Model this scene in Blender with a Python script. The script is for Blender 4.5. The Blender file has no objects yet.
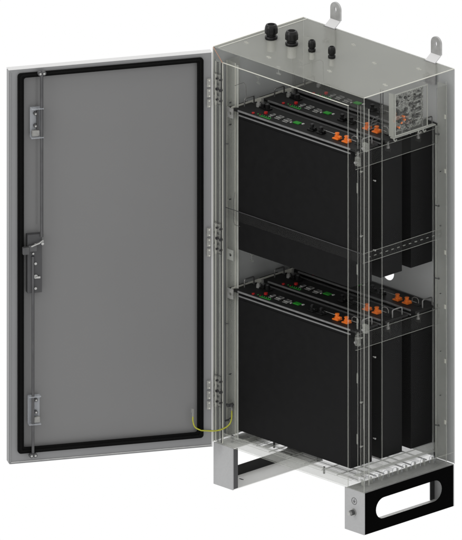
import bpy, bmesh, math, random
from mathutils import Vector, Matrix
random.seed(7)
S = bpy.context.scene
C = S.collection

# ------------------------------------------------------------------ materials
def mat(name, col, rough=.5, metal=0., alpha=1., spec=.5, noise=0., nscale=30., bump=0.):
    m = bpy.data.materials.new(name); m.use_nodes = True
    nt = m.node_tree; b = nt.nodes['Principled BSDF']
    c = (col, col, col) if isinstance(col, (int, float)) else col
    b.inputs['Base Color'].default_value = (*c, 1)
    b.inputs['Roughness'].default_value = rough
    b.inputs['Metallic'].default_value = metal
    b.inputs['Alpha'].default_value = alpha
    b.inputs['Specular IOR Level'].default_value = spec
    tc = nt.nodes.new('ShaderNodeTexCoord')
    n = nt.nodes.new('ShaderNodeTexNoise'); n.inputs['Scale'].default_value = nscale
    n.inputs['Detail'].default_value = 4
    nt.links.new(tc.outputs['Object'], n.inputs['Vector'])
    if noise:
        r = nt.nodes.new('ShaderNodeMapRange')
        r.inputs['From Min'].default_value = .3; r.inputs['From Max'].default_value = .7
        r.inputs['To Min'].default_value = 1 - noise; r.inputs['To Max'].default_value = 1 + noise
        nt.links.new(n.outputs['Fac'], r.inputs['Value'])
        h = nt.nodes.new('ShaderNodeVectorMath'); h.operation = 'SCALE'
        h.inputs[0].default_value = c
        nt.links.new(r.outputs['Result'], h.inputs['Scale'])
        nt.links.new(h.outputs['Vector'], b.inputs['Base Color'])
    r2 = nt.nodes.new('ShaderNodeMapRange')
    r2.inputs['To Min'].default_value = max(0, rough - .06); r2.inputs['To Max'].default_value = min(1, rough + .06)
    nt.links.new(n.outputs['Fac'], r2.inputs['Value']); nt.links.new(r2.outputs['Result'], b.inputs['Roughness'])
    if bump:
        bp = nt.nodes.new('ShaderNodeBump'); bp.inputs['Strength'].default_value = bump
        bp.inputs['Distance'].default_value = .0006
        n2 = nt.nodes.new('ShaderNodeTexNoise'); n2.inputs['Scale'].default_value = 700
        nt.links.new(tc.outputs['Object'], n2.inputs['Vector'])
        nt.links.new(n2.outputs['Fac'], bp.inputs['Height']); nt.links.new(bp.outputs['Normal'], b.inputs['Normal'])
    return m

M = {}
M['roof']   = mat('translucent_roof_sheet', (.305,.31,.275), .35, alpha=.30, noise=.03, nscale=6, spec=.3)
M['wall']   = mat('grey_wall_sheet', (.42,.43,.425), .5, alpha=.94, noise=.05, nscale=5, spec=.3)
M['clear']  = mat('clear_sheet', (.10,.10,.097), .3, alpha=.012, spec=.1)
M['lip']    = mat('clear_lip', (.17,.175,.16), .4, alpha=.08, spec=.2)
M['faint']  = mat('faint_clear_plastic', (.055,.055,.052), .4, alpha=.07, noise=.15, spec=.15)
M['liplow'] = mat('clear_lower_lip', (.48,.49,.46), .3, alpha=.17)
M['edge']   = mat('bright_sheet_edge', (.66,.66,.59), .3, alpha=.75)  # on sheet edges the highlight is put into this pale colour
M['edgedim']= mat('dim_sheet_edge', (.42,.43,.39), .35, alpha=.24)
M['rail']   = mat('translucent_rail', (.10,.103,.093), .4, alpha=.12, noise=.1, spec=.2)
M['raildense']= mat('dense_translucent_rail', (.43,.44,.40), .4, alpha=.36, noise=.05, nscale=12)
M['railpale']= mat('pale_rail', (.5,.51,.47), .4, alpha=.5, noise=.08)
M['base']   = mat('clear_base_sheet', (.47,.48,.45), .3, alpha=.19)
M['door']   = mat('door_grey_paint', (.158,.158,.158), .5, noise=.025, nscale=3, spec=.35, bump=.12)
M['flange'] = mat('door_edge_grey_paint', (.20,.202,.205), .4, noise=.03, nscale=8)
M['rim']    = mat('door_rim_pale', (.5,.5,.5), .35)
M['handle'] = mat('dark_handle_steel', (.20,.20,.195), .32, metal=.85, noise=.12, nscale=60)
M['inplinth']= mat('dark_grey_plinth_paint', .022, .7, spec=.15)
M['thread'] = mat('pale_thread', (.42,.42,.39), .4)
M['rubber'] = mat('black_rubber', .003, .8, noise=.2, spec=.08)
M['steel']  = mat('brushed_steel', (.42,.42,.41), .32, metal=.85, noise=.12, nscale=60)
M['zinc']   = mat('zinc_plate', (.40,.40,.395), .38, metal=.5, noise=.12, nscale=60)
M['dsteel'] = mat('dark_steel', (.075,.075,.077), .4, metal=.4, noise=.15)
M['lock']   = mat('lock_grey', (.042,.042,.044), .5, noise=.1)
M['plastic']= mat('black_plastic', .004, .35, noise=.2, spec=.28)
M['guide']  = mat('clear_guide', (.45,.47,.5), .2, alpha=.4)
M['case']   = mat('battery_case_black', (.0052,.0052,.0054), .6, noise=.18, nscale=45, spec=.10, bump=.1)
M['panel']  = mat('battery_panel_black', (.0085,.0085,.0085), .55, noise=.2, nscale=50, spec=.2, bump=.1)
M['trim']   = mat('aluminium_trim', (.17,.17,.17), .4, metal=.3, noise=.12, nscale=80)
M['port']   = mat('pale_port', (.22,.22,.21), .45, noise=.2, nscale=90)
M['mark']   = mat('white_print', (.42,.42,.41), .6)
M['green']  = mat('green_screen', (.01,.22,.012), .5)
M['led']    = mat('green_light', (.02,.36,.04), .5)
M['red']    = mat('red_button', (.38,.008,.008), .4)
M['orange'] = mat('orange_plastic', (.72,.16,.012), .4, noise=.08)
M['blackpl']= mat('black_plinth_web', .0012, .9, spec=.02)  # near-black side plate of the right beam
M['plinth'] = mat('grey_plinth_paint', (.36,.362,.365), .5, noise=.04, nscale=260, bump=.3)
M['plinthw']= mat('lit_plinth_flange', (.95,.95,.935), .5, noise=.01)  # near-white: the lit look of the flanges is put into the colour
M['yellow'] = mat('yellow_green_sleeve', (.40,.40,.03), .45, noise=.15, nscale=60)
M['pcb']    = mat('clear_circuit_board', (.16,.165,.145), .4, alpha=.55)
def board(m):
    nt=m.node_tree; b=nt.nodes['Principled BSDF']; tc=nt.nodes.new('ShaderNodeTexCoord')
    v=nt.nodes.new('ShaderNodeTexVoronoi'); v.distance='CHEBYCHEV'; v.inputs['Scale'].default_value=300
    nt.links.new(tc.outputs['Object'],v.inputs['Vector'])
    c=nt.nodes.new('ShaderNodeValToRGB'); c.color_ramp.interpolation='CONSTANT'
    c.color_ramp.elements[0].color=(.055,.055,.05,1); c.color_ramp.elements[1].position=.75; c.color_ramp.elements[1].color=(.36,.37,.34,1)
    e=c.color_ramp.elements.new(.30); e.color=(.14,.145,.13,1)
    e=c.color_ramp.elements.new(.5); e.color=(.24,.25,.22,1)
    nt.links.new(v.outputs['Color'],c.inputs['Fac']); nt.links.new(c.outputs['Color'],b.inputs['Base Color'])
board(M['pcb'])
M['chipd']  = mat('dark_component', (.03,.03,.03), .4, alpha=.75)
M['chipl']  = mat('pale_component', (.38,.39,.36), .4, alpha=.55)
M['house']  = mat('clear_housing', (.5,.51,.47), .3, alpha=.07)
M['housed'] = mat('pale_housing_frame', (.42,.43,.39), .3, alpha=.6)
M['hinge']  = mat('clear_hinge', (.42,.42,.39), .25, alpha=.35, noise=.2)
M['cable']  = mat('thin_tube', (.10,.10,.095), .4, alpha=.55)
M['copper'] = mat('copper_seam', (.45,.24,.16), .4)

# ------------------------------------------------------------------ mesh builder
class MB:
    def __init__(s): s.bm = bmesh.new()
    def box(s, x0,x1,y0,y1,z0,z1, bev=0):
        r = bmesh.ops.create_cube(s.bm, size=1)
        vs = r['verts']
        bmesh.ops.scale(s.bm, vec=(x1-x0,y1-y0,z1-z0), verts=vs)
        bmesh.ops.translate(s.bm, vec=((x0+x1)/2,(y0+y1)/2,(z0+z1)/2), verts=vs)
        if bev:
            es = list({e for v in vs for e in v.link_edges})
            bmesh.ops.bevel(s.bm, geom=es, offset=bev, segments=2, affect='EDGES', profile=.5)
        return s
    def cyl(s, p0, p1, r, n=20, r2=None):
        p0 = Vector(p0); p1 = Vector(p1); d = p1-p0
        q = d.to_track_quat('Z','Y').to_matrix().to_4x4()
        m = Matrix.Translation((p0+p1)/2) @ q
        bmesh.ops.create_cone(s.bm, cap_ends=True, segments=n, radius1=r, radius2=r if r2 is None else r2, depth=d.length, matrix=m)
        return s
    def tube(s, pts, r, n=10, close=False):
        pts = [Vector(p) for p in pts]; rings = []
        up = Vector((0,0,1)); N = len(pts)
        prev = None
        for i,p in enumerate(pts):
            if close: t = (pts[(i+1)%N]-pts[i-1]).normalized()
            else: t = (pts[min(i+1,N-1)]-pts[max(i-1,0)]).normalized()
            if prev is None:
                a = up if abs(t.dot(up))<.9 else Vector((1,0,0))
                u = t.cross(a).normalized()
            else: u = (prev - t*prev.dot(t)).normalized()
            prev = u; w = t.cross(u)
            rings.append([s.bm.verts.new(p+r*(math.cos(2*math.pi*k/n)*u+math.sin(2*math.pi*k/n)*w)) for k in range(n)])
        for i in range(N if close else N-1):
            a,b = rings[i], rings[(i+1)%N]
            for k in range(n): s.bm.faces.new((a[k],a[(k+1)%n],b[(k+1)%n],b[k]))
        if not close:
            s.bm.faces.new(rings[0][::-1]); s.bm.faces.new(rings[-1])
        return s
    def lathe(s, c, prof, n=28):
        c = Vector(c); rings=[]
        for r,z in prof:
            rings.append([s.bm.verts.new(c+Vector((r*math.cos(2*math.pi*k/n), r*math.sin(2*math.pi*k/n), z))) for k in range(n)])
        for a,b in zip(rings,rings[1:]):
            for k in range(n): s.bm.faces.new((a[k],a[(k+1)%n],b[(k+1)%n],b[k]))
        s.bm.faces.new(rings[0][::-1]); s.bm.faces.new(rings[-1])
        return s
    def plate(s, outer, holes, to3, th):
        """flat plate with holes: outlines in 2-D, to3(a,b,h) maps to 3-D, th thickness"""
        from mathutils.geometry import tessellate_polygon
        loops = [outer]+holes
        tris = tessellate_polygon([[Vector((a,b,0)) for a,b in l] for l in loops])
        flat = [p for l in loops for p in l]
        v0 = [s.bm.verts.new(to3(a,b,0)) for a,b in flat]
        v1 = [s.bm.verts.new(to3(a,b,th)) for a,b in flat]
        for t in tris:
            try: s.bm.faces.new([v0[i] for i in t][::-1]); s.bm.faces.new([v1[i] for i in t])
            except ValueError: pass
        k=0
        for l in loops:
            n=len(l)
            for i in range(n):
                a,b=k+i,k+(i+1)%n
                s.bm.faces.new((v0[a],v0[b],v1[b],v1[a]))
            k+=n
        return s
    def xf(s, m): bmesh.ops.transform(s.bm, matrix=m, verts=s.bm.verts); return s
    def build(s, name, m, parent=None, smooth=False):
        me = bpy.data.meshes.new(name)
        bmesh.ops.recalc_face_normals(s.bm, faces=s.bm.faces)
        root = parent
        while root is not None and root.parent: root = root.parent
        if root is not None and root.type=='EMPTY': s.bm.transform(Matrix.Translation(-root.location))
        s.bm.to_mesh(me); s.bm.free()
        if smooth:
            for p in me.polygons: p.use_smooth = True
            me.set_sharp_from_angle(angle=math.radians(38))
        me.materials.append(M[m])
        o = bpy.data.objects.new(name, me); C.objects.link(o)
        if parent is not None: o.parent = parent
        return o

def circ(cx,cy,r,n=28): return [(cx+r*math.cos(2*math.pi*i/n), cy+r*math.sin(2*math.pi*i/n)) for i in range(n)]
def slot(a0,a1,b0,b1,n=12):
    r=(b1-b0)/2; cb=(b0+b1)/2; P=[]
    for i in range(n+1):
        t=-math.pi/2+math.pi*i/n; P.append((a1-r+r*math.cos(t), cb+r*math.sin(t)))
    for i in range(n+1):
        t=math.pi/2+math.pi*i/n; P.append((a0+r+r*math.cos(t), cb+r*math.sin(t)))
    return P
def rrect(a0,a1,b0,b1,r,n=6):
    P=[]
    for cx,cy,t0 in ((a1-r,b0+r,-90),(a1-r,b1-r,0),(a0+r,b1-r,90),(a0+r,b0+r,180)):
        for i in range(n+1):
            t=math.radians(t0+90*i/n); P.append((cx+r*math.cos(t), cy+r*math.sin(t)))
    return P
def empty(name, loc, label=None, cat=None, group=None):
    o = bpy.data.objects.new(name, None); C.objects.link(o); o.location = loc
    o.empty_display_size = .05
    if label: o['label']=label
    if cat: o['category']=cat
    if group: o['group']=group
    return o

W, D, H = .600, .350, 1.164
PL = .125
cab = empty('battery_cabinet', (.3,.175,-PL), 'tall see-through grey steel cabinet with its door swung open, standing on two plinth beams', 'cabinet')

# ------------------------------------------------------------------ shell
XZ = lambda y: (lambda a,b,h: Vector((a, y+h, b)))
YZ = lambda x: (lambda a,b,h: Vector((x+h, a, b)))
XY = lambda z: (lambda a,b,h: Vector((a, b, z+h)))
glands = [(.0664,.160,.018,.042),(.1435,.164,.018,.042),(.221,.167,.0105,.033),(.298,.169,.0105,.033)]
LBX = (.114,.514)
slots = [[(x-.023,.3375),(x+.023,.3375),(x+.023,.3445),(x-.023,.3445)] for x in LBX]
MB().plate([(0,0),(W,0),(W,D),(0,D)], [circ(x,y,r*.7,20) for x,y,r,h in glands]+slots, XY(H-.0015), .0015).build('top_panel','roof',cab)
for x,y in ((.03,.10),(.16,.06),(.40,.235),(.36,.10),(.52,.29),(.55,.13),(.25,.30)):
    MB().cyl((x-.008,y,H-.006),(x+.008,y,H-.006),.0022,8).cyl((x,y,H-.009),(x,y,H-.003),.003,8).build('weld_stud','edge',cab)
bk = MB().plate([(.0015,0.002),(W-.0015,.002),(W-.0015,H-.0016),(.0015,H-.0016)], [circ(.3385,.498,.023,32)], XZ(D-.0015), .0015).build('back_panel','wall',cab)
MB().box(0,.0015,0,D-.0018,.002,H-.0016).build('side_panel','wall',cab)
sp = MB().box(W-.0015,W,0,D-.0018,.002,H-.0016).build('side_panel','clear',cab)
sp['label']='clear see-through side panel facing the viewer'
# pale strips along the edges, with caught light put into their colour
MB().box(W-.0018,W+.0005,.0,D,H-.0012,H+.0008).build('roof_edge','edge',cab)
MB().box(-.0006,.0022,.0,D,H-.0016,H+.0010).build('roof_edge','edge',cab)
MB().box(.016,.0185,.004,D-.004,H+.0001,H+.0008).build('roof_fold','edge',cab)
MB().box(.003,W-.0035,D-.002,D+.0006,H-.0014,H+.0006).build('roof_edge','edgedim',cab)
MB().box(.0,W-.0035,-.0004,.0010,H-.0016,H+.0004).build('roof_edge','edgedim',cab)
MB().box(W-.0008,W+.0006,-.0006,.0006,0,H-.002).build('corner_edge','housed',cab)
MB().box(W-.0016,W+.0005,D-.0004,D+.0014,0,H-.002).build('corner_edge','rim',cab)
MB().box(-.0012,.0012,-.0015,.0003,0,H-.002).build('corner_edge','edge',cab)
# front frame (door lip)
LT, LL, LR, LB = .037, .0375, .064, .034
f = MB()
f.box(0,W,.0005,.0020,H-LT,H-.0018)
ff = f.build('front_frame','lip',cab)
MB().box(.0,LL,.0022,.0035,.002,H-LT).build('front_lip','raildense',cab)
MB().box(W-LR,W-.002,.0022,.0035,.002,H-LT).build('front_lip','clear',cab)
MB().box(LL-.004,W-LR,.0022,.0035,.002,LB).build('front_lip','liplow',cab)
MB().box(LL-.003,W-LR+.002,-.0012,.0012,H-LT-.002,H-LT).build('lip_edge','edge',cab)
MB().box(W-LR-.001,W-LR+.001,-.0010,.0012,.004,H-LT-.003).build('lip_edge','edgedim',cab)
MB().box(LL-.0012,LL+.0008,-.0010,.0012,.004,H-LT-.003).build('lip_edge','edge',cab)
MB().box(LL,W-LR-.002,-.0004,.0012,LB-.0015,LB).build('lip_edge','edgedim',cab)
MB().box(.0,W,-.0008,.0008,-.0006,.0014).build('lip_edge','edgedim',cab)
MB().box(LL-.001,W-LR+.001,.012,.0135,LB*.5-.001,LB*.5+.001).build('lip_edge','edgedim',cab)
MB().cyl((.001,-.0012,H-.001),(LL,-.0012,H-LT-.001),.0011,6).build('mitre_seam','copper',cab)
# strips next to the hinge side
for x,w,m in ((.0075,.0022,'edge'),(.017,.0012,'dsteel'),(.024,.0018,'edgedim'),(.031,.0012,'dsteel')):
    MB().box(x,x+w,-.0004,.0018,.004,H-LT-.004).build('folded_strip',m,cab)

# mounting rails: L profiles with screws
def rail(x0,x1,xf,y,y1,m,mf,e='edge'):
    r = MB().box(x0,x1,y,y+.0012,.010,H-.045).build('mounting_rail',m,cab)
    MB().box(xf-.0007,xf+.0007,min(y+.0014,y1),max(y+.0014,y1),.010,H-.045).build('rail_flange',mf,r)
    MB().box(xf-.0012,xf+.0008,y-.0014,y-.0001,.010,H-.045).build('rail_edge',e,r)
    return r
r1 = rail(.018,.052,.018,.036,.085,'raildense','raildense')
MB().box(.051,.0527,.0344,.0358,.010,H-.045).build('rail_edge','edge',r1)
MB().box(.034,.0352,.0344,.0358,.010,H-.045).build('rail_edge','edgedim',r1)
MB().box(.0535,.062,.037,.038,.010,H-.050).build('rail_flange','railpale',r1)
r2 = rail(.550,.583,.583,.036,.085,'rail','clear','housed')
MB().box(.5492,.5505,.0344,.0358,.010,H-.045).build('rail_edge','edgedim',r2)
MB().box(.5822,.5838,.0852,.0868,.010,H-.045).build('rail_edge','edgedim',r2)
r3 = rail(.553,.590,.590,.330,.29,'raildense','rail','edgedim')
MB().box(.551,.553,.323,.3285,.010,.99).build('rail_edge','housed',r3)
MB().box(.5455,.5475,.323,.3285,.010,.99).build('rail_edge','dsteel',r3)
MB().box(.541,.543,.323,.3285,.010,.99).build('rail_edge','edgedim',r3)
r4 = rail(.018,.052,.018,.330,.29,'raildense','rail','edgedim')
def screws(lst, m='dsteel', rr=.0028, L=.010):
    for (x,y,z,dx,dy) in lst:
        sgn = MB().cyl((x,y,z),(x+dx*L,y+dy*L,z),rr*.6,8).cyl((x+dx*L,y+dy*L,z),(x+dx*(L+.003),y+dy*(L+.003),z),rr,10)
        sgn.build('screw',m,cab,True)
screws([(.552,.322,z,1,.35) for z in (.967,.756,.542,.109)], L=.009)
screws([(.026,.034,z,-.7,-.7) for z in (.875,.345)], L=.008)
screws([(.036,.034,z,0,-1) for z in (1.00,.935,.715,.42,.55,.07,.20)], rr=.0022, L=.003)
screws([(.56,.034,z,0,-1) for z in (.93,.74,.44,.25,.12)], 'edgedim', rr=.003, L=.006)
screws([(.583,.052,z,1,0) for z in (.905,.70,.385,.145)], 'port', rr=.0024, L=.006)
screws([(.570,.328,z,0,-1) for z in (.86,.70,.50,.33,.2)], 'dsteel', rr=.0016, L=.002)
# long slots in the right rail
for z in (.66,.42,.17): MB().box(.562,.5632,.0338,.0352,z,z+.075).build('rail_slot','edgedim',cab)

# horizontal strut ring at mid height
MB().box(.030,.572,.0190,.0202,.664,.694).build('cross_strut','faint',cab)
MB().box(.573,.5742,.0190,.325,.664,.694).build('side_strut','faint',cab)
MB().box(.030,.5715,.0176,.0190,.6925,.694).build('strut_edge','lock',cab)
MB().box(.5743,.5755,.0190,.325,.6925,.694).build('strut_edge','edgedim',cab)
MB().box(.5743,.5755,.0190,.325,.6645,.666).build('strut_edge','edgedim',cab)
for y in [.04+.0225*i for i in range(13)]:
    MB().box(.5745,.5758,y,y+.009,.678,.6805).build('strut_slot','edgedim',cab)
# support angles carrying each tier
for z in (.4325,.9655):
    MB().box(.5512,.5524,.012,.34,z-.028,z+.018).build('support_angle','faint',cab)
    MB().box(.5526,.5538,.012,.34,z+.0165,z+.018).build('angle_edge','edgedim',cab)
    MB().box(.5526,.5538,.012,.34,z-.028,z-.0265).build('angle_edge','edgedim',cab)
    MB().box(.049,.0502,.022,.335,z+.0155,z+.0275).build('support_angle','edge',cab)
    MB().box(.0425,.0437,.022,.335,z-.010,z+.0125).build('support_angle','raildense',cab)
# lower flange angles on the side facing us
MB().box(.535,.5495,.02,.335,.030,.0312).build('base_rail','railpale',cab)
MB().box(.5495,.551,.02,.335,.030,.058).build('base_rail','liplow',cab)
for i in range(8):
    y=.045+.036*i
    MB().tube([(.556,y,.004),(.556,y,.019),(.556,y+.004,.024),(.556,y+.014,.024),(.556,y+.018,.019),(.556,y+.018,.004)],.0012,6).build('cable_clip','guide',cab,True)
# base sheet, base cross rails
MB().box(.002,W-.002,.004,D-.002,.0005,.0015).build('bottom_panel','base',cab)
for y in (.045,.075,.17,.27): MB().box(.06,.53,y,y+.012,.004,.010).build('base_rail','base',cab)
for y in (.044,.074): MB().box(.06,.53,y-.0015,y,.010,.0112).build('rail_edge','cable',cab)
for x in (.075,.11,.15): MB().box(x,x+.02,.045,.31,.0115,.0135).build('base_rail','railpale',cab)
for x in (.10,.14): MB().box(x,x+.0015,.03,.31,.0137,.015).build('rail_edge','cable',cab)
for y in (.11,.14,.215,.245,.305): MB().box(.08,.535,y,y+.0018,.004,.0075).build('base_rib','cable',cab)
for x in (.20,.27,.34,.41,.47): MB().box(x,x+.0018,.02,.33,.0140,.0165).build('base_rib','chipl',cab)
MB().box(.42,.5345,.02,.33,.0175,.0187).build('base_rail','base',cab)
for i in range(9):
    MB().box(.5525,.560,.035+.034*i,.037+.034*i,.002,.020).build('base_rib','chipl',cab)
for x,y in ((.16,.08),(.045,.03),(.41,.03)): MB().cyl((x,y,.002),(x,y,.022),.003,10).build('levelling_bolt','lock',cab,True)

MB().box(W-.0008,W+.0005,.002,D-.004,.0335,.0350).build('corner_edge','edgedim',cab)
MB().box(.5385,.5400,.0340,.0352,.010,H-.045).build('rail_edge','edgedim',cab)
MB().box(.5925,.5935,.325,.3262,.004,H-.03).build('corner_edge','edgedim',cab)
for z in (1.02,.86,.62,.46,.30,.12):
    MB().box(.5365,.5415,.0325,.0338,z,z+.03).build('rail_slot','edgedim',cab)
    MB().box(.586,.592,.3235,.3248,z,z+.012).build('rail_slot','edge',cab)
for z in (.5535,):
    MB().plate([(.034,z-.012),(.058,z-.012),(.058,z+.018),(.034,z+.018)],[circ(.046,z+.003,.005,14)],XZ(.0205),.0018).build('mounting_ear','chipl',cab)
for z in (.985,.445):
    MB().box(.026,.034,.024,.030,z-.004,z+.004).build('latch_clip','edgedim',cab)
for x,z in ((.541,.955),(.541,.425),(.571,1.005),(.571,.47)):
    MB().box(x,x+.016,.020,.030,z-.010,z+.016,.002).build('clear_clip','edgedim',cab)
    MB().cyl((x+.008,.0195,z+.002),(x+.008,.013,z+.002),.0035,10).build('screw','port',cab,True)
# thin tubes and hooks inside
MB().tube([(.12,.20,.965),(.12,.20,1.075),(.124,.208,1.085),(.132,.225,1.088),(.132,.285,1.088),(.134,.295,1.08),(.134,.298,1.02)],.0012,6).build('cable_loop','cable',cab,True)
MB().tube([(.055,.03,1.055),(.09,.03,1.073),(.098,.03,1.068),(.102,.03,1.02)],.001,6).build('cable_loop','cable',cab,True)
MB().tube([(.055,.03,.74),(.06,.02,.72),(.06,.02,.66),(.065,.02,.65),(.085,.02,.65)],.001,6).build('cable_loop','cable',cab,True)
for x,y,z in ((.055,.12,1.04),(.05,.10,.52),(.25,.01,1.145),(.06,.28,1.05)):
    MB().cyl((x-.006,y,z),(x+.006,y,z),.003,8).cyl((x,y,z),(x,y,z+.018),.0012,6).cyl((x-.006,y,z+.018),(x+.006,y,z+.018),.003,8).build('cable_clip','edgedim',cab,True)

# ------------------------------------------------------------------ cable glands
for x,y,r,h in glands:
    g = MB().lathe((x,y,H),[(r*.95,0.0003),(r,.002),(r,.007),(r*.93,.009)],28).build('cable_gland','plastic',cab,True)
    MB().lathe((x,y,H),[(r*.72,.0092),(r*.72,h*.36),(r*.78,h*.37)],28).build('gland_neck','plastic',g,True)
    c = MB()
    c.lathe((x,y,H),[(r*.90,h*.375),(r*.99,h*.42),(r*.99,h*.78),(r*.93,h*.90),(r*.80,h),(r*.60,h+.0006)],28)
    for k in range(12):
        a=2*math.pi*k/12
        c.cyl((x+r*.97*math.cos(a),y+r*.97*math.sin(a),H+h*.42),(x+r*.97*math.cos(a),y+r*.97*math.sin(a),H+h*.76),r*.07,6)
    c.build('gland_cap','plastic',g,True)
    MB().cyl((x,y,H+h+.0007),(x,y,H+h+.0012),r*.55,20).build('gland_seal','rubber',g)
    MB().cyl((x,y,H-.032*r/.018-.004),(x,y,H-.002),r*.66,24).build('gland_thread','thread',g,True)

# ------------------------------------------------------------------ lifting brackets
for bx in LBX:
    y0=.3395; w=.0195; th=.003
    b = MB()
    b.plate(rrect(bx-w,bx+w,1.100,1.166,.003)[:], [circ(bx-.008,1.125,.0035,10)], XZ(y0), th)
    lb = b.build('lifting_bracket','zinc',cab)
    # sloping jog, then the upper tab
    j = MB(); yb=y0+.022
    z0,z1=1.166,1.182
    P=[(y0,z0),(yb,z1),(yb+th,z1-.001),(y0+th,z0-.001)]
    j.plate(P,[],lambda a,bb,h:Vector((bx-w+h,a,bb)),2*w).build('bracket_step','rim',lb)
    tab=[(bx-w,1.1822),(bx+w,1.1822),(bx+w,1.208)]+[(bx+w*math.cos(t),1.212+w*.95*math.sin(t)) for t in [math.pi*i/14 for i in range(15)]]+[(bx-w,1.208)]
    tab=[(bx-w,1.1822),(bx+w,1.1822)]+[(bx+w*math.cos(math.pi*i/14),1.214+w*math.sin(math.pi*i/14)) for i in range(15)]
    hole=[(bx+.0045*math.cos(2*math.pi*i/16),1.212+.0088*math.sin(2*math.pi*i/16)) for i in range(16)]
    MB().plate(tab,[hole],XZ(yb),.006).build('bracket_tab','zinc',lb)
    MB().cyl((bx-.008,y0-.0005,1.125),(bx-.008,y0-.012,1.125),.0032,10).cyl((bx-.008,y0-.0125,1.125),(bx-.008,y0-.016,1.125),.006,6).cyl((bx-.008,y0-.0002,1.125),(bx-.008,y0-.002,1.125),.0075,16).build('bracket_bolt','steel',lb,True)

# ------------------------------------------------------------------ door
DI = Vector((.0283,-.0306,0)); du = Vector((-.4927,-.8703,0)).normalized(); dn = Vector((.8703,-.4927,0)).normalized()
DM = Matrix(((du.x,0,dn.x,DI.x),(du.y,0,dn.y,DI.y),(0,1,0,0),(0,0,0,1)))   # (u, z, out of the inner face)
def dbox(mb,u0,u1,z0,z1,n0,n1,bev=0): return mb.box(u0,u1,z0,z1,n0,n1,bev)
DT=.026; DW=.5850; DH=1.160
door = dbox(MB(),.0305,DW-.0285,.034,DH-.014,-.012,-.006).xf(DM).build('door','door',cab)
fl = MB()
fl.plate(rrect(.0,DW,.0,DH,.004),[rrect(.0295,DW-.0275,.033,DH-.013,.009)],lambda a,b,h:Vector((a,b,-.012+h)),.012)
fl.xf(DM).build('door_flange','flange',door)
MB().plate(rrect(.0005,DW-.0005,.0005,DH-.0005,.004),[],lambda a,b,h:Vector((a,b,-DT+h)),DT-.0125).xf(DM).build('door_skin','flange',door)
dbox(MB(),.0,DW+.0005,DH+.0002,DH+.002,-DT,-.0003,.0006).xf(DM).build('door_rim','rim',door)  # bright upper edge of the door, its light put into the pale colour
dbox(MB(),DW-.006,DW-.003,.004,DH-.006,.0002,.0018,.0005).xf(DM).build('door_fold','flange',door)
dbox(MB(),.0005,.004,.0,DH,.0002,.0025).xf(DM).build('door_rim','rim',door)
dbox(MB(),.003,DW-.004,.004,.007,.0002,.0018,.0005).xf(DM).build('door_fold','zinc',door)
MB().plate(rrect(.0275,.5605,.0305,1.1505,.009),[rrect(.0445,.5435,.047,1.1375,.006)],lambda a,b,h:Vector((a,b,.0003+h)),.007).xf(DM).build('door_gasket','rubber',door)
gm = MB().tube([Vector((a,b,.0078)) for a,b in rrect(.0355,.552,.0385,1.1445,.007)],.0035,8,True).xf(DM).build('door_gasket','rubber',door,True)
# rods
MB().cyl((.4945,.668,.014),(.4945,1.150,.014),.0046,12).xf(DM).build('lock_rod','dsteel',door,True)
MB().cyl((.5195,.030,.014),(.5195,.612,.014),.0042,12).xf(DM).build('lock_rod','dsteel',door,True)
dbox(MB(),.503,.505,.70,1.135,-.0058,-.0050).xf(DM).build('guide_strip','door',door)
for u,z in ((.4945,1.150),(.5195,.026)):
    MB().cyl((u-.0055,z,.010),(u-.0055,z,.020),.0065,12).cyl((u+.0055,z,.010),(u+.0055,z,.020),.0065,12).xf(DM).build('rod_roller','dsteel',door,True)
    MB().cyl((u-.0055,z,.0202),(u-.0055,z,.0225),.0032,10).cyl((u+.0055,z,.0202),(u+.0055,z,.0225),.0032,10).xf(DM).build('roller_pin','steel',door,True)
# rod guides
for u,z0,z1 in ((.494,.960,1.048),(.5195,.116,.200)):
    s = 1 if u<.5 else -1
    a,b_=sorted((u-.004*s,u+.031*s if s>0 else u+.02))
    if s<0: a,b_=u-.022,u+.012
    dbox(MB(),a,b_,z0,z1,.0002,.003).xf(DM).build('rod_guide','guide',door)
    dbox(MB(),a,b_,z1-.003,z1,.003,.020).xf(DM).build('rod_guide','guide',door)
    dbox(MB(),a,b_,z0,z0+.003,.003,.020).xf(DM).build('rod_guide','guide',door)
    uc = u+.017 if s>0 else u-.010
    dbox(MB(),uc-.011,uc+.011,z0+.004,z0+.022,.003,.016,.003).xf(DM).build('guide_block','port',door)
    dbox(MB(),u+.008*s,u+.013*s,z0+.022,z1-.004,.003,.012).xf(DM).build('guide_bar','lock',door) if s>0 else None
    for dz in (.034,.070):
        MB().cyl((uc,z0+dz,.003),(uc,z0+dz,.010),.0055,12).xf(DM).build('guide_screw','dsteel',door,True)
        MB().cyl((uc,z0+dz,.0102),(uc,z0+dz,.0125),.0028,8).xf(DM).build('guide_screw','steel',door,True)
# lock box
dbox(MB(),.493,.5345,.503,.675,-.0058,.012,.001).xf(DM).build('lock_box','lock',door)
dbox(MB(),.532,.551,.622,.643,.0125,.026,.002).xf(DM).build('lock_bolt','dsteel',door)
dbox(MB(),.508,.534,.628,.646,.0125,.022,.003).xf(DM).build('lock_cam','dsteel',door)
MB().tube([Vector(p) for p in ((.532,.640,.018),(.518,.647,.022),(.503,.652,.022),(.492,.658,.018))],.0024,8).xf(DM).build('lock_link','steel',door,True)
for u,z,r in ((.492,.647,.004),(.512,.646,.004),(.519,.632,.003),(.519,.620,.003),(.512,.590,.0038),(.512,.517,.0038),(.492,.655,.003)):
    MB().cyl((u,z,.0125),(u,z,.0155),r,12).xf(DM).build('lock_screw','steel',door,True)
MB().cyl((.512,.552,.0125),(.512,.552,.016),.006,14).xf(DM).build('lock_spindle','steel',door,True)
dbox(MB(),.499,.512,.547,.553,.0165,.019,.001).xf(DM).build('lock_lever','steel',door)

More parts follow.
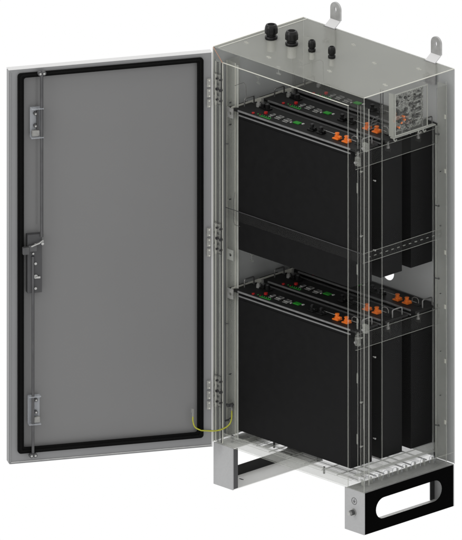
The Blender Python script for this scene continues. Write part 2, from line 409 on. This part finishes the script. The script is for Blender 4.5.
# ------------------------------------------------------------------ hinges
for zc in (1.045,.605,.155):
    h = MB()
    for k in (-1,0,1):
        h.box(.0055,.030,-.0070,-.0016,zc+k*.031-.011,zc+k*.031+.011,.001)
    hg = h.build('hinge','hinge',cab)
    d = MB()
    for k in (-1,0,1): dbox(d,.006,.018,zc+k*.030-.012,zc+k*.030+.012,.003,.010,.0015)
    d.xf(DM).build('hinge_leaf','hinge',hg)
    MB().cyl((.020,-.0105,zc-.044),(.020,-.0105,zc+.044),.0024,10).build('hinge_pin','edge',hg,True)
    for k in (-1,0,1):
        s_=MB().cyl((.026,-.0135,zc+k*.031+.003),(.026,-.0072,zc+k*.031+.003),.0042 if k==0 else .003,10)
        s_.cyl((.036,-.010,zc+k*.031),(.036,-.002,zc+k*.031),.003 if k else .004,8)
        s_.build('hinge_screw','lock' if k==0 else 'dsteel',hg,True)
    MB().box(.006,.034,-.0016,-.0008,zc-.046,zc-.0445).box(.006,.034,-.0016,-.0008,zc+.0445,zc+.046).build('hinge_plate','cable',hg)
    s2=MB()
    for k in (-1,0,1):
        for e in (-.008,.008): 
            s2.cyl((.012,zc+k*.030+e,.0102),(.012,zc+k*.030+e,.0118),.0022,8)
    s2.xf(DM).build('hinge_screw','edge',hg,True)

# ------------------------------------------------------------------ plinth beams
def beam(x0, x1, outer):
    xw = x0 if outer<0 else x1
    t=.002
    bm_=MB(); xx = x0 if outer<0 else x1-t
    sl=slot(.046,.303,-.093,-.031)
    web = bm_.plate([(.004,-PL+.0005),(D-.004,-PL+.0005),(D-.004,-.003),(.004,-.003)],[sl],YZ(xx),t).build('plinth_beam','blackpl' if outer>0 else 'inplinth',cab)
    MB().plate([(x0+t+.0003,.0045),(x1-(t if outer>0 else 0)-.0003,.0045),(x1-(t if outer>0 else 0)-.0003,D-.0045),(x0+t+.0003,D-.0045)],
               [slot(x0+.020,x0+.040,.075,.084) if outer<0 else circ(x0+.03,.1,.006)],XY(-PL+.0004),t).build('plinth_flange','plinthw',web)
    MB().box(x0+t+.0003,x1-(t if outer>0 else 0)-.0003,.0045,D-.0045,-.0045,-.0025).build('plinth_flange','plinthw' if outer<0 else 'zinc',web)
    MB().box(x0,x1,0,.0037,-PL,-.0012,.0012).build('end_cap','plinth',web,True)
    MB().box(x0,x1,D-.0037,D,-PL,-.0012,.0012).build('end_cap','plinth',web,True)
    if outer<0:
        MB().plate(slot(x0+.021,x0+.039,.076,.083),[],XY(-PL+.001),.0006).build('slot_shade','lock',web)  # dark fill added in the slot, standing for the shade of the hole
        MB().box(x1-.0035,x1-.0005,.0042,.020,-PL+.003,-.006).build('cap_return','lock',web)
        MB().box(x1-.0035,x1-.0005,D-.020,D-.0042,-PL+.003,-.006).build('cap_return','lock',web)
    else:
        MB().box(x0+.0005,x0+.0035,.0042,.020,-PL+.003,-.006).build('cap_return','lock',web)
        MB().box(x0+.0005,x0+.0035,D-.020,D-.0042,-PL+.003,-.006).build('cap_return','lock',web)
    return web
bl = beam(0,.078,-1)
br = beam(.522,.600,1)
# earth symbol and stud on the right foot
gs = MB(); cx,cz=.562,-.030
cx=.5605; cz=-.0335
gs.tube([(cx+.0098*math.cos(2*math.pi*i/28),-.0004,cz+.0098*math.sin(2*math.pi*i/28)) for i in range(28)],.0006,6,True)
gs.box(cx-.0004,cx+.0004,-.0009,-.0001,cz,cz+.006)
for k,wd in enumerate((.0048,.0032,.0016)): gs.box(cx-wd,cx+wd,-.0009,-.0001,cz-.0005-.0022*k,cz+.0004-.0022*k)
gs.build('earth_symbol','lock',br)
zb=-.0665; xb=.5585
MB().cyl((xb,-.0005,zb),(xb,-.004,zb),.0105,20).build('earth_washer','steel',br,True)
MB().cyl((xb,-.0042,zb),(xb,-.010,zb),.0088,6).build('earth_nut','dsteel',br)
MB().cyl((xb,-.0102,zb),(xb,-.020,zb),.0058,14).build('earth_stud','steel',br,True)

# ------------------------------------------------------------------ battery modules
Y0=.0237; TH=.081; HB=.407
def make_battery():
    root = empty('battery_module',(.3,Y0+TH/2,0))
    A,B=.0765,.5235
    case = MB().box(A,B,Y0,Y0+TH,0,HB-.006,.0008).build('case','case',root)
    # face sheet folds and rivets
    MB().box(A+.0005,B-.0005,Y0-.0012,Y0-.0001,.0,.386).build('front_cover','case',root)
    rv=MB()
    for x in (.0845,.5155):
        for z in (.03,.20,.34): rv.cyl((x,Y0-.0018,z),(x,Y0-.0012,z),.0013,8)
    for y in (Y0+.012,Y0+TH-.012):
        for z in (.06,.33): rv.cyl((B,y,z),(B+.0008,y,z),.0016,8)
    rv.build('rivet','panel',root)
    top=HB+.003
    p = MB().box(.0585,.5415,Y0-.0015,Y0+.0865,HB-.0035,top,.0006).build('control_panel','panel',root)
    MB().box(A,B,Y0-.0042,Y0-.0018,top-.0035,top+.0012).build('trim_strip','trim',root)
    MB().box(A,B,Y0-.0036,Y0-.0016,top-.0155,top-.0115).build('trim_strip','trim',root)
    MB().box(A+.01,B,Y0+.082,Y0+.085,top+.0002,top+.0012).build('trim_strip','dsteel',root)
    # ears and thumb screws
    for s,xa,xb2 in ((-1,.034,.0580),(1,.5420,.563)):
        e=MB().plate([(xa,top-.030),(xb2,top-.030),(xb2,top),(xa,top)],[circ((xa+xb2)/2,top-.016,.0045,14)],XZ(Y0-.003),.0018).build('mounting_ear','rail' if s>0 else 'port',root)
        MB().box(xa,xb2,Y0-.001,Y0+.075,top-.004,top-.002).build('ear_flange','panel' if s<0 else 'faint',e)
    for x in (.068,.532):
        MB().cyl((x,Y0+.018,top-.024),(x,Y0+.018,top-.007),.0032,12).cyl((x,Y0+.018,top-.030),(x,Y0+.018,top-.024),.005,12).build('thumb_screw','port',root,True)
    # handles
    for x in (.066,.534):
        ya,yb=Y0+.033,Y0+.070; hh=.023
        pts=[(x,ya,top)]+[(x,ya+.005-.005*math.cos(t),top+hh-.005+.005*math.sin(t)) for t in (0,.5,1.0,1.57)]+[(x,yb-.005+.005*math.sin(t),top+hh-.005+.005*math.cos(t)) for t in (0,.5,1.0,1.57)]+[(x,yb,top)]
        MB().tube(pts,.0021,10).build('handle','handle',root,True)
    # connector cluster, left end
    MB().cyl((.094,Y0+.060,top),(.094,Y0+.060,top+.009),.0065,12).cyl((.094,Y0+.060,top+.009),(.094,Y0+.060,top+.013),.0042,12).build('earth_post','port',root,True)
    for x,y,r,h in ((.112,.062,.0065,.012),(.130,.060,.0072,.015)):
        MB().cyl((x,Y0+y,top),(x,Y0+y,top+h),r,14).box(x-r*1.5,x+r*1.5,Y0+y-r*1.2,Y0+y+r*1.2,top,top+.004).build('rotary_switch','plastic',root,True)
        MB().cyl((x,Y0+y,top+h+.0002),(x,Y0+y,top+h+.002),r*.55,12).build('switch_tip','dsteel',root,True)
    # buttons and lights
    MB().cyl((.1244,Y0+.010,top),(.1244,Y0+.010,top+.003),.0042,14).build('red_button','red',root,True)
    MB().cyl((.1500,Y0+.034,top),(.1500,Y0+.034,top+.005),.0052,16).build('red_button','red',root,True)
    for i in range(7):
        x=.138+.0082*i
        MB().cyl((x,Y0+.0155,top),(x,Y0+.0155,top+.0014),.0017,8).build('indicator_light','red' if i==1 else 'led',root)
    MB().box(.150,.192,Y0+.0075,Y0+.0098,top+.0001,top+.0006).build('printed_line','led',root)
    # ports
    for i,(x,y,wd) in enumerate(((.175,.037,.010),(.2015,.039,.019),(.235,.036,.019))):
        MB().box(x-wd/2,x+wd/2,Y0+y-.008,Y0+y+.008,top,top+.0035,.0008).build('data_port','port',root)
        s=MB()
        for k in range(2 if wd>.012 else 1):
            xx=x-wd/4+k*wd/2 if wd>.012 else x
            s.box(xx-.0032,xx+.0032,Y0+y-.0055,Y0+y+.0035,top+.0036,top+.0042)
        s.build('port_opening','lock',root)
        MB().box(x-wd/2,x+wd/2,Y0+y-.0135,Y0+y-.0115,top+.0001,top+.0005).build('printed_line','mark',root)
    MB().box(.2575,.280,Y0+.033,Y0+.048,top,top+.003,.0006).build('green_connector','green',root)
    MB().box(.250,.254,Y0+.029,Y0+.035,top,top+.002).build('printed_line','mark',root)
    MB().box(.2825,.288,Y0+.043,Y0+.050,top,top+.002).build('printed_line','mark',root)
    # terminals
    for x,y,m in ((.338,.030,'plastic'),(.374,.030,'plastic'),(.4386,.029,'orange'),(.4760,.029,'orange')):
        t=MB().box(x-.0112,x+.0112,Y0+y-.0095,Y0+y+.0095,top,top+.004,.001)
        t.build('terminal',m,root)
        t2=MB().cyl((x,Y0+y,top+.004),(x,Y0+y,top+.010),.0072,16).cyl((x,Y0+y,top+.010),(x,Y0+y,top+.0155),.005,16).cyl((x,Y0+y,top+.0155),(x,Y0+y,top+.0180),.0064,16)
        t2.box(x+.004,x+.015,Y0+y-.004,Y0+y+.004,top+.005,top+.011,.001)
        t2.build('terminal_post',m,root,True)
        MB().cyl((x,Y0+y,top+.0181),(x,Y0+y,top+.0187),.0035,12).build('terminal_tip','dsteel' if m=='plastic' else 'orange',root)
    MB().box(.350,.415,Y0+.052,Y0+.0535,top+.0001,top+.001).build('printed_line','mark',root)
    MB().box(.452,.492,Y0+.050,Y0+.052,top+.0001,top+.001).build('printed_line','mark',root)
    MB().tube([(.478,Y0+.048,top),(.478,Y0+.048,top+.011),(.484,Y0+.050,top+.015),(.496,Y0+.050,top+.015),(.503,Y0+.048,top+.010),(.503,Y0+.048,top)],.0011,8).build('terminal_guard','port',root,True)
    MB().box(.5055,.5185,Y0+.03,Y0+.05,top,top+.003,.0005).build('data_port','panel',root)
    return root
proto = make_battery()
def copy_tree(o,parent=None):
    c=o.copy(); C.objects.link(c)
    if parent is not None: c.parent=parent
    for ch in list(o.children): copy_tree(ch,c)
    return c
rows=['frontmost of its row of three','middle of its row of three','rearmost of its row of three']
k=0
for tier,z in (('upper',.580),('lower',.047)):
    for i in range(3):
        o = proto if k==0 else copy_tree(proto)
        o.location=(.3,Y0+TH/2+.117*i,z)
        o['label']=f'black battery module in the {tier} tier, {rows[i]}'
        o['category']='battery'; o['group']='black battery modules in two tiers inside the cabinet'
        k+=1

# ------------------------------------------------------------------ control unit above the upper batteries
X0,X1,YA,YB,ZA,ZB=.515,.560,.156,.284,1.001,1.126
cu = empty('control_unit',((X0+X1)/2,(YA+YB)/2,ZA),'see-through electronics box with a crowded circuit board, mounted above the upper batteries at the right','electronics box')
hs = MB().box(X0,X1,YA,YB,ZA,ZB,.001).build('housing','house',cu)
fr=MB()
q=.0022
for (a,b2,c,d,e,f_) in ((X1,X1+q,YA,YA+.004,ZA,ZB),(X1,X1+q,YB-.003,YB,ZA,ZB),(X1,X1+q,YA+.004,YB-.003,ZB-.003,ZB),(X1,X1+q,YA+.004,YB-.003,ZA,ZA+.003)):
    fr.box(a,b2,c,d,e,f_)
fr.build('front_bezel','housed',cu)
MB().box(X1-.020,X1-.0005,YA-.0015,YA-.0003,ZA-.002,ZB).build('front_plate','housed',cu)
MB().box(X0,X0+.002,YA-.0015,YA-.0003,ZA,ZB+.002).build('housing_edge','lock',cu)
MB().box(X0-.010,X0-.0085,YA-.0015,YA+.001,ZA+.03,ZB+.003).build('housing_edge','cable',cu)
MB().box(X0,X1,YB-.001,YB+.0004,ZB+.0002,ZB+.0014).build('housing_edge','edgedim',cu)
pcb = MB().box(X1-.012,X1-.0105,YA+.006,YB-.006,ZA+.006,ZB-.006).build('circuit_board','pcb',cu)
for i in range(94):
    y=random.uniform(YA+.010,YB-.020); z=random.uniform(ZA+.012,ZB-.016)
    w_=random.choice((.003,.005,.008)); h_=random.choice((.003,.004,.007)); d_=random.uniform(.002,.008)
    m=random.choice(('chipd','chipl','chipd','chipd','plastic'))
    c=MB()
    if i%4==0: c.cyl((X1-.0104,y,z),(X1-.0104+d_,y,z),w_*.55,10)
    else: c.box(X1-.0104,X1-.0104+d_,y,y+w_,z,z+h_)
    c.build('component',m,pcb)
for i in range(9):
    z=ZA+.030+.009*i
    MB().box(X1-.0104,X1-.003,YB-.046+.003*(i%3),YB-.022,z,z+.0022).build('connector_strip','chipd' if i%2 else 'chipl',pcb)
for i,(y,z) in enumerate(((.160,1.045),(.187,1.034),(.200,1.040),(.197,1.050),(.178,1.022))):
    MB().cyl((X1-.0104,y,z),(X1-.002,y,z),.0030,10).build('terminal','orange',pcb,True)
for y in (YA+.003,YB-.012,YB-.03):
    MB().tube([(X1-.004,y,ZA-.001),(X1-.004,y,ZA-.012),(X1-.004,y+.004,ZA-.016),(X1-.004,y+.010,ZA-.012)],.0022,8).build('mounting_hook','housed',cu,True)
MB().box(X1-.010,X1+.002,.15,.315,ZA-.0045,ZA-.0015).build('mounting_bar','housed',cu)

# wires at the box's left
wr=MB()
for i in range(4):
    y=.150-.004*i
    wr.tube([(.505,y,1.050-.01*i),(.495,y-.01,1.045-.01*i),(.488,y-.012,1.03-.006*i),(.480,y-.01,1.01)],.0013,6)
wr.build('wiring','cable',cu,True)

# ------------------------------------------------------------------ earthing cable
ec = empty('earthing_cable',(.0264,-.03,.046),'yellow-green earthing cable looping from the door to the left cabinet rail','cable')
pts=[(.0117,-.0904,.101),(.0117,-.0904,.0855),(.0132,-.084,.0667),(.0185,-.070,.056),(.0220,-.059,.052),(.034,-.0218,.0455),(.042,.005,.0495),(.0445,.020,.058),(.0440,.028,.0726),(.0425,.030,.097)]
def cr(P,n=6):
    P=[Vector(p) for p in P]; out=[]
    for i in range(len(P)-1):
        a=P[max(i-1,0)];b=P[i];c=P[i+1];d=P[min(i+2,len(P)-1)]
        for k in range(n):
            t=k/n; out.append(.5*((2*b)+(c-a)*t+(2*a-5*b+4*c-d)*t*t+(3*b-a-3*c+d)*t**3))
    return out+[P[-1]]
MB().tube(cr(pts),.0020,10).build('sleeve','yellow',ec,True)
MB().cyl((.0117,-.0904,.099),(.0117,-.0904,.112),.003,10).box(.007,.0165,-.0925,-.0912,.110,.122).build('cable_lug','port',ec,True)
MB().cyl((.0425,.030,.095),(.0425,.030,.106),.0030,10).box(.037,.048,.0255,.0270,.104,.114).build('cable_lug','port',ec,True)
MB().cyl((.0425,.0335,.112),(.0425,.014,.112),.0045,10).box(.030,.0545,.020,.0235,.1085,.1145,.001).build('lug_nut','lock',ec,True)
MB().cyl((.030,.030,.064),(.030,.018,.064),.003,8).build('lug_nut','lock',ec,True)

# ------------------------------------------------------------------ world, lamps, camera
w = bpy.data.worlds.new('World'); S.world = w; w.use_nodes = True
w.node_tree.nodes['Background'].inputs['Color'].default_value=(1,1,1,1)
w.node_tree.nodes['Background'].inputs['Strength'].default_value=1.0
def area(name, loc, tgt, size, power):
    l = bpy.data.lights.new(name,'AREA'); l.size=size; l.energy=power; l.color=(1,.985,.96)
    o = bpy.data.objects.new(name,l); C.objects.link(o); o.location=loc
    o.rotation_euler=(Vector(tgt)-Vector(loc)).to_track_quat('-Z','Y').to_euler(); return o
area('overhead_softbox',(.2,-.1,3.6),(.3,.1,.4),1.6,26)
area('key_softbox',(-.6,-3.2,2.2),(.2,0,.5),1.4,26)

th=math.atan(1.0248); ph=math.asin(.3343)
Xs=Vector((math.cos(th), math.sin(th),0))                 # screen right
Fw=Vector((-math.sin(th)*math.cos(ph), math.cos(th)*math.cos(ph), -math.sin(ph)))  # view direction
Up=Xs.cross(Fw).normalized()
cam=bpy.data.cameras.new('camera'); cam.type='ORTHO'
PX=360.0
cam.sensor_fit='VERTICAL'; cam.ortho_scale=540/PX
# world point seen at the picture's centre: offset from the front-left bottom corner (213.3, 441.4)
ctr = Xs*((231-213.3)/PX) + Up*((441.4-270)/PX)
co=bpy.data.objects.new('camera',cam); C.objects.link(co)
R=Matrix((Xs,Up,-Fw)).transposed()
co.matrix_world=Matrix.Translation(ctr-Fw*6)@R.to_4x4()
cam.clip_end=100; cam.clip_start=.1
S.camera=co
S.view_settings.view_transform='Standard'; S.view_settings.look='None'
S.view_settings.exposure=0; S.view_settings.gamma=1
S.render.engine='CYCLES'
S.cycles.transparent_max_bounces=48
S.cycles.max_bounces=8
